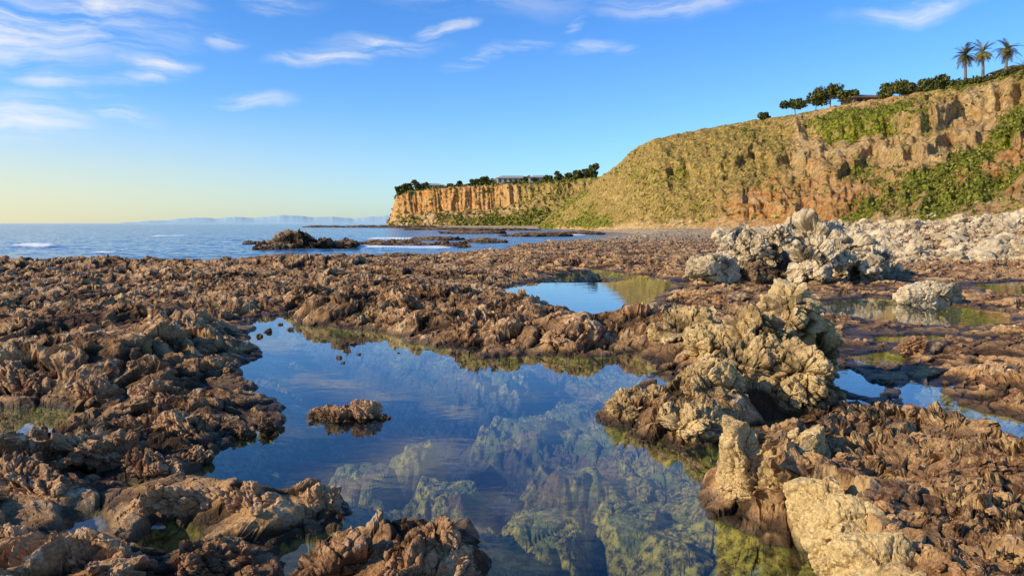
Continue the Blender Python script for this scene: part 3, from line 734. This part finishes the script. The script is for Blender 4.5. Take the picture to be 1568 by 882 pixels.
# ---------------------------------------------------------------- distant mountains
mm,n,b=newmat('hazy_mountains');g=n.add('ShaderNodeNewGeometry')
n.link(n.mix(n.mr(n.noise(g.outputs['Position'],.0008,4),.4,.6),(.42,.57,.62),(.44,.59,.64)),b.inputs['Base Color']);b.inputs['Roughness'].default_value=1;b.inputs['Specular IOR Level'].default_value=0  # distance haze is put into the base colour
us=np.arange(180,680,1.);D=24000.
vt=np.interp(us,[180,225,260,300,330,360,390,430,455,480,510,540,570,600,680],[342,339,337,333,335,332,334,330,330,333,332,335,332,330,331])+.7*fbm2(us/22,us*0,4,400)
zt=elev(vt,D);J=np.linspace(0,1,14)
Xm=kx(us)[:,None]*(D+J*6000)[None,:];Ym=(D+J*6000)[None,:]+0*Xm
Zm=-30+(zt+30)[:,None]*np.sin(J*math.pi/2)[None,:]**.8*(1+J*.2)[None,:]
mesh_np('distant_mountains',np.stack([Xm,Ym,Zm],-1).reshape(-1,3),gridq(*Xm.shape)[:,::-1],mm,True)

# ---------------------------------------------------------------- sky + sun
SUN_EL=math.radians(27);SUN_AZ=math.radians(-110)
w=bpy.data.worlds.new('World');scene.world=w;w.use_nodes=True
n=NT(w);bg=w.node_tree.nodes['Background']
sky=n.add('ShaderNodeTexSky',sky_type='NISHITA');sky.sun_disc=False;sky.sun_elevation=SUN_EL;sky.sun_rotation=SUN_AZ
sky.air_density=1.0;sky.dust_density=.5;sky.ozone_density=1.8;sky.altitude=0
tc=n.add('ShaderNodeTexCoord');sp=n.add('ShaderNodeSeparateXYZ');n.link(tc.outputs['Generated'],sp.inputs[0])
azn=n.math('ARCTAN2',sp.outputs[0],sp.outputs[1]);eln=n.math('ARCSINE',sp.outputs[2])
cb=n.add('ShaderNodeCombineXYZ');n.link(azn,cb.inputs[0]);n.link(eln,cb.inputs[1])
nz=n.add('ShaderNodeTexNoise');n.link(cb.outputs[0],nz.inputs['Vector']);nz.inputs['Scale'].default_value=9;nz.inputs['Detail'].default_value=5
vm=n.add('ShaderNodeVectorMath',operation='MULTIPLY_ADD');n.link(nz.outputs['Color'],vm.inputs[0]);vm.inputs[1].default_value=(.12,.045,0);vm.inputs[2].default_value=(-.06,-.0225,0)
vs=n.add('ShaderNodeVectorMath',operation='ADD');n.link(cb.outputs[0],vs.inputs[0]);n.link(vm.outputs[0],vs.inputs[1]);Wv=vs.outputs[0]
vs2=n.add('ShaderNodeMapping');n.link(Wv,vs2.inputs[0]);vs2.inputs['Rotation'].default_value=(0,0,-.22);vs2.inputs['Scale'].default_value=(6,48,1)
st=n.noise(vs2.outputs[0],1.,8,.64,.35)
def ae(u,v):
    x=(u-784)/F;yv=(441-v)/F;d=Vector((x,cP+yv*sP,-sP+yv*cP)).normalized();return math.atan2(d.x,d.y),math.asin(d.z)
acc=None
for (u,v,a,b,rot,st_) in [(40,40,190,42,.12,.95),(150,5,120,22,.1,.9),(20,175,100,26,.0,1.),(185,168,48,10,-.25,1.),(85,120,55,11,0,.75),(228,97,55,12,.05,.9),(215,118,60,8,.2,.7),(400,153,55,9,0,.75),(340,60,34,10,0,.7),
   (500,88,70,12,.1,1.),(590,68,80,11,-.02,1.),(680,45,40,7,.15,1.),(740,88,60,8,.25,1.),(800,70,45,6,.05,.9),(900,70,50,8,.1,.7),(880,38,20,8,.3,.6),(1060,3,150,16,0,.6),(1390,10,75,14,.05,.8),(430,3,60,10,0,.8),(955,72,26,6,0,.5),
   (620,-60,240,34,-.2,1.),(480,-120,260,45,-.3,1.),(800,-160,320,55,-.2,1.),(1000,-90,200,26,.1,.6),(300,-220,300,50,.2,.8)]:
    A,Eh=ae(u,v);mp=n.add('ShaderNodeMapping',vector_type='TEXTURE');n.link(Wv,mp.inputs[0])
    mp.inputs['Location'].default_value=(A,Eh,0);mp.inputs['Rotation'].default_value=(0,0,rot);mp.inputs['Scale'].default_value=(a/F*1.35,b/F*1.7,1)
    ln=n.add('ShaderNodeVectorMath',operation='LENGTH');n.link(mp.outputs[0],ln.inputs[0])
    q=n.mr(ln.outputs['Value'],0,1,st_,0.)
    acc=q if acc is None else n.math('MAXIMUM',acc,q)
cl=n.math('MULTIPLY',acc,n.mr(st,.34,.68),clamp=True)
tint=n.mix(n.mr(eln,0.,.34,0,1,False),(1.0,1.45,2.0),(.42,1.05,1.92))
base=n.mix(1.,sky.outputs[0],tint,'MULTIPLY')
ws=n.math('MULTIPLY',n.mr(eln,0.0,.17,1.,0.),n.mr(azn,-.9,.15,1.,0.))
base=n.mix(n.math('MULTIPLY',ws,.8),base,(8.7,7.5,4.2))
fin=n.mix(n.math('MULTIPLY',cl,.9),base,(8.8,8.7,8.5))
n.link(fin,bg.inputs[0]);bg.inputs[1].default_value=.11
sd=Vector((math.sin(SUN_AZ)*math.cos(SUN_EL),math.cos(SUN_AZ)*math.cos(SUN_EL),math.sin(SUN_EL)))
l=bpy.data.lights.new('sun','SUN');l.energy=5.;l.angle=math.radians(.5);l.color=(1,.84,.55)
so=bpy.data.objects.new('sun',l);scene.collection.objects.link(so);so.rotation_euler=sd.to_track_quat('Z','Y').to_euler()

cam=bpy.data.cameras.new('camera');co=bpy.data.objects.new('camera',cam);scene.collection.objects.link(co)
cam.sensor_width=36;cam.lens=26;cam.clip_start=.05;cam.clip_end=80000;co.location=(0,0,CAMH);co.rotation_euler=(math.radians(90)-PIT,0,0)
scene.camera=co
scene.view_settings.view_transform='Standard';scene.view_settings.look='None';scene.view_settings.exposure=0
print('done',time.time()-T0)
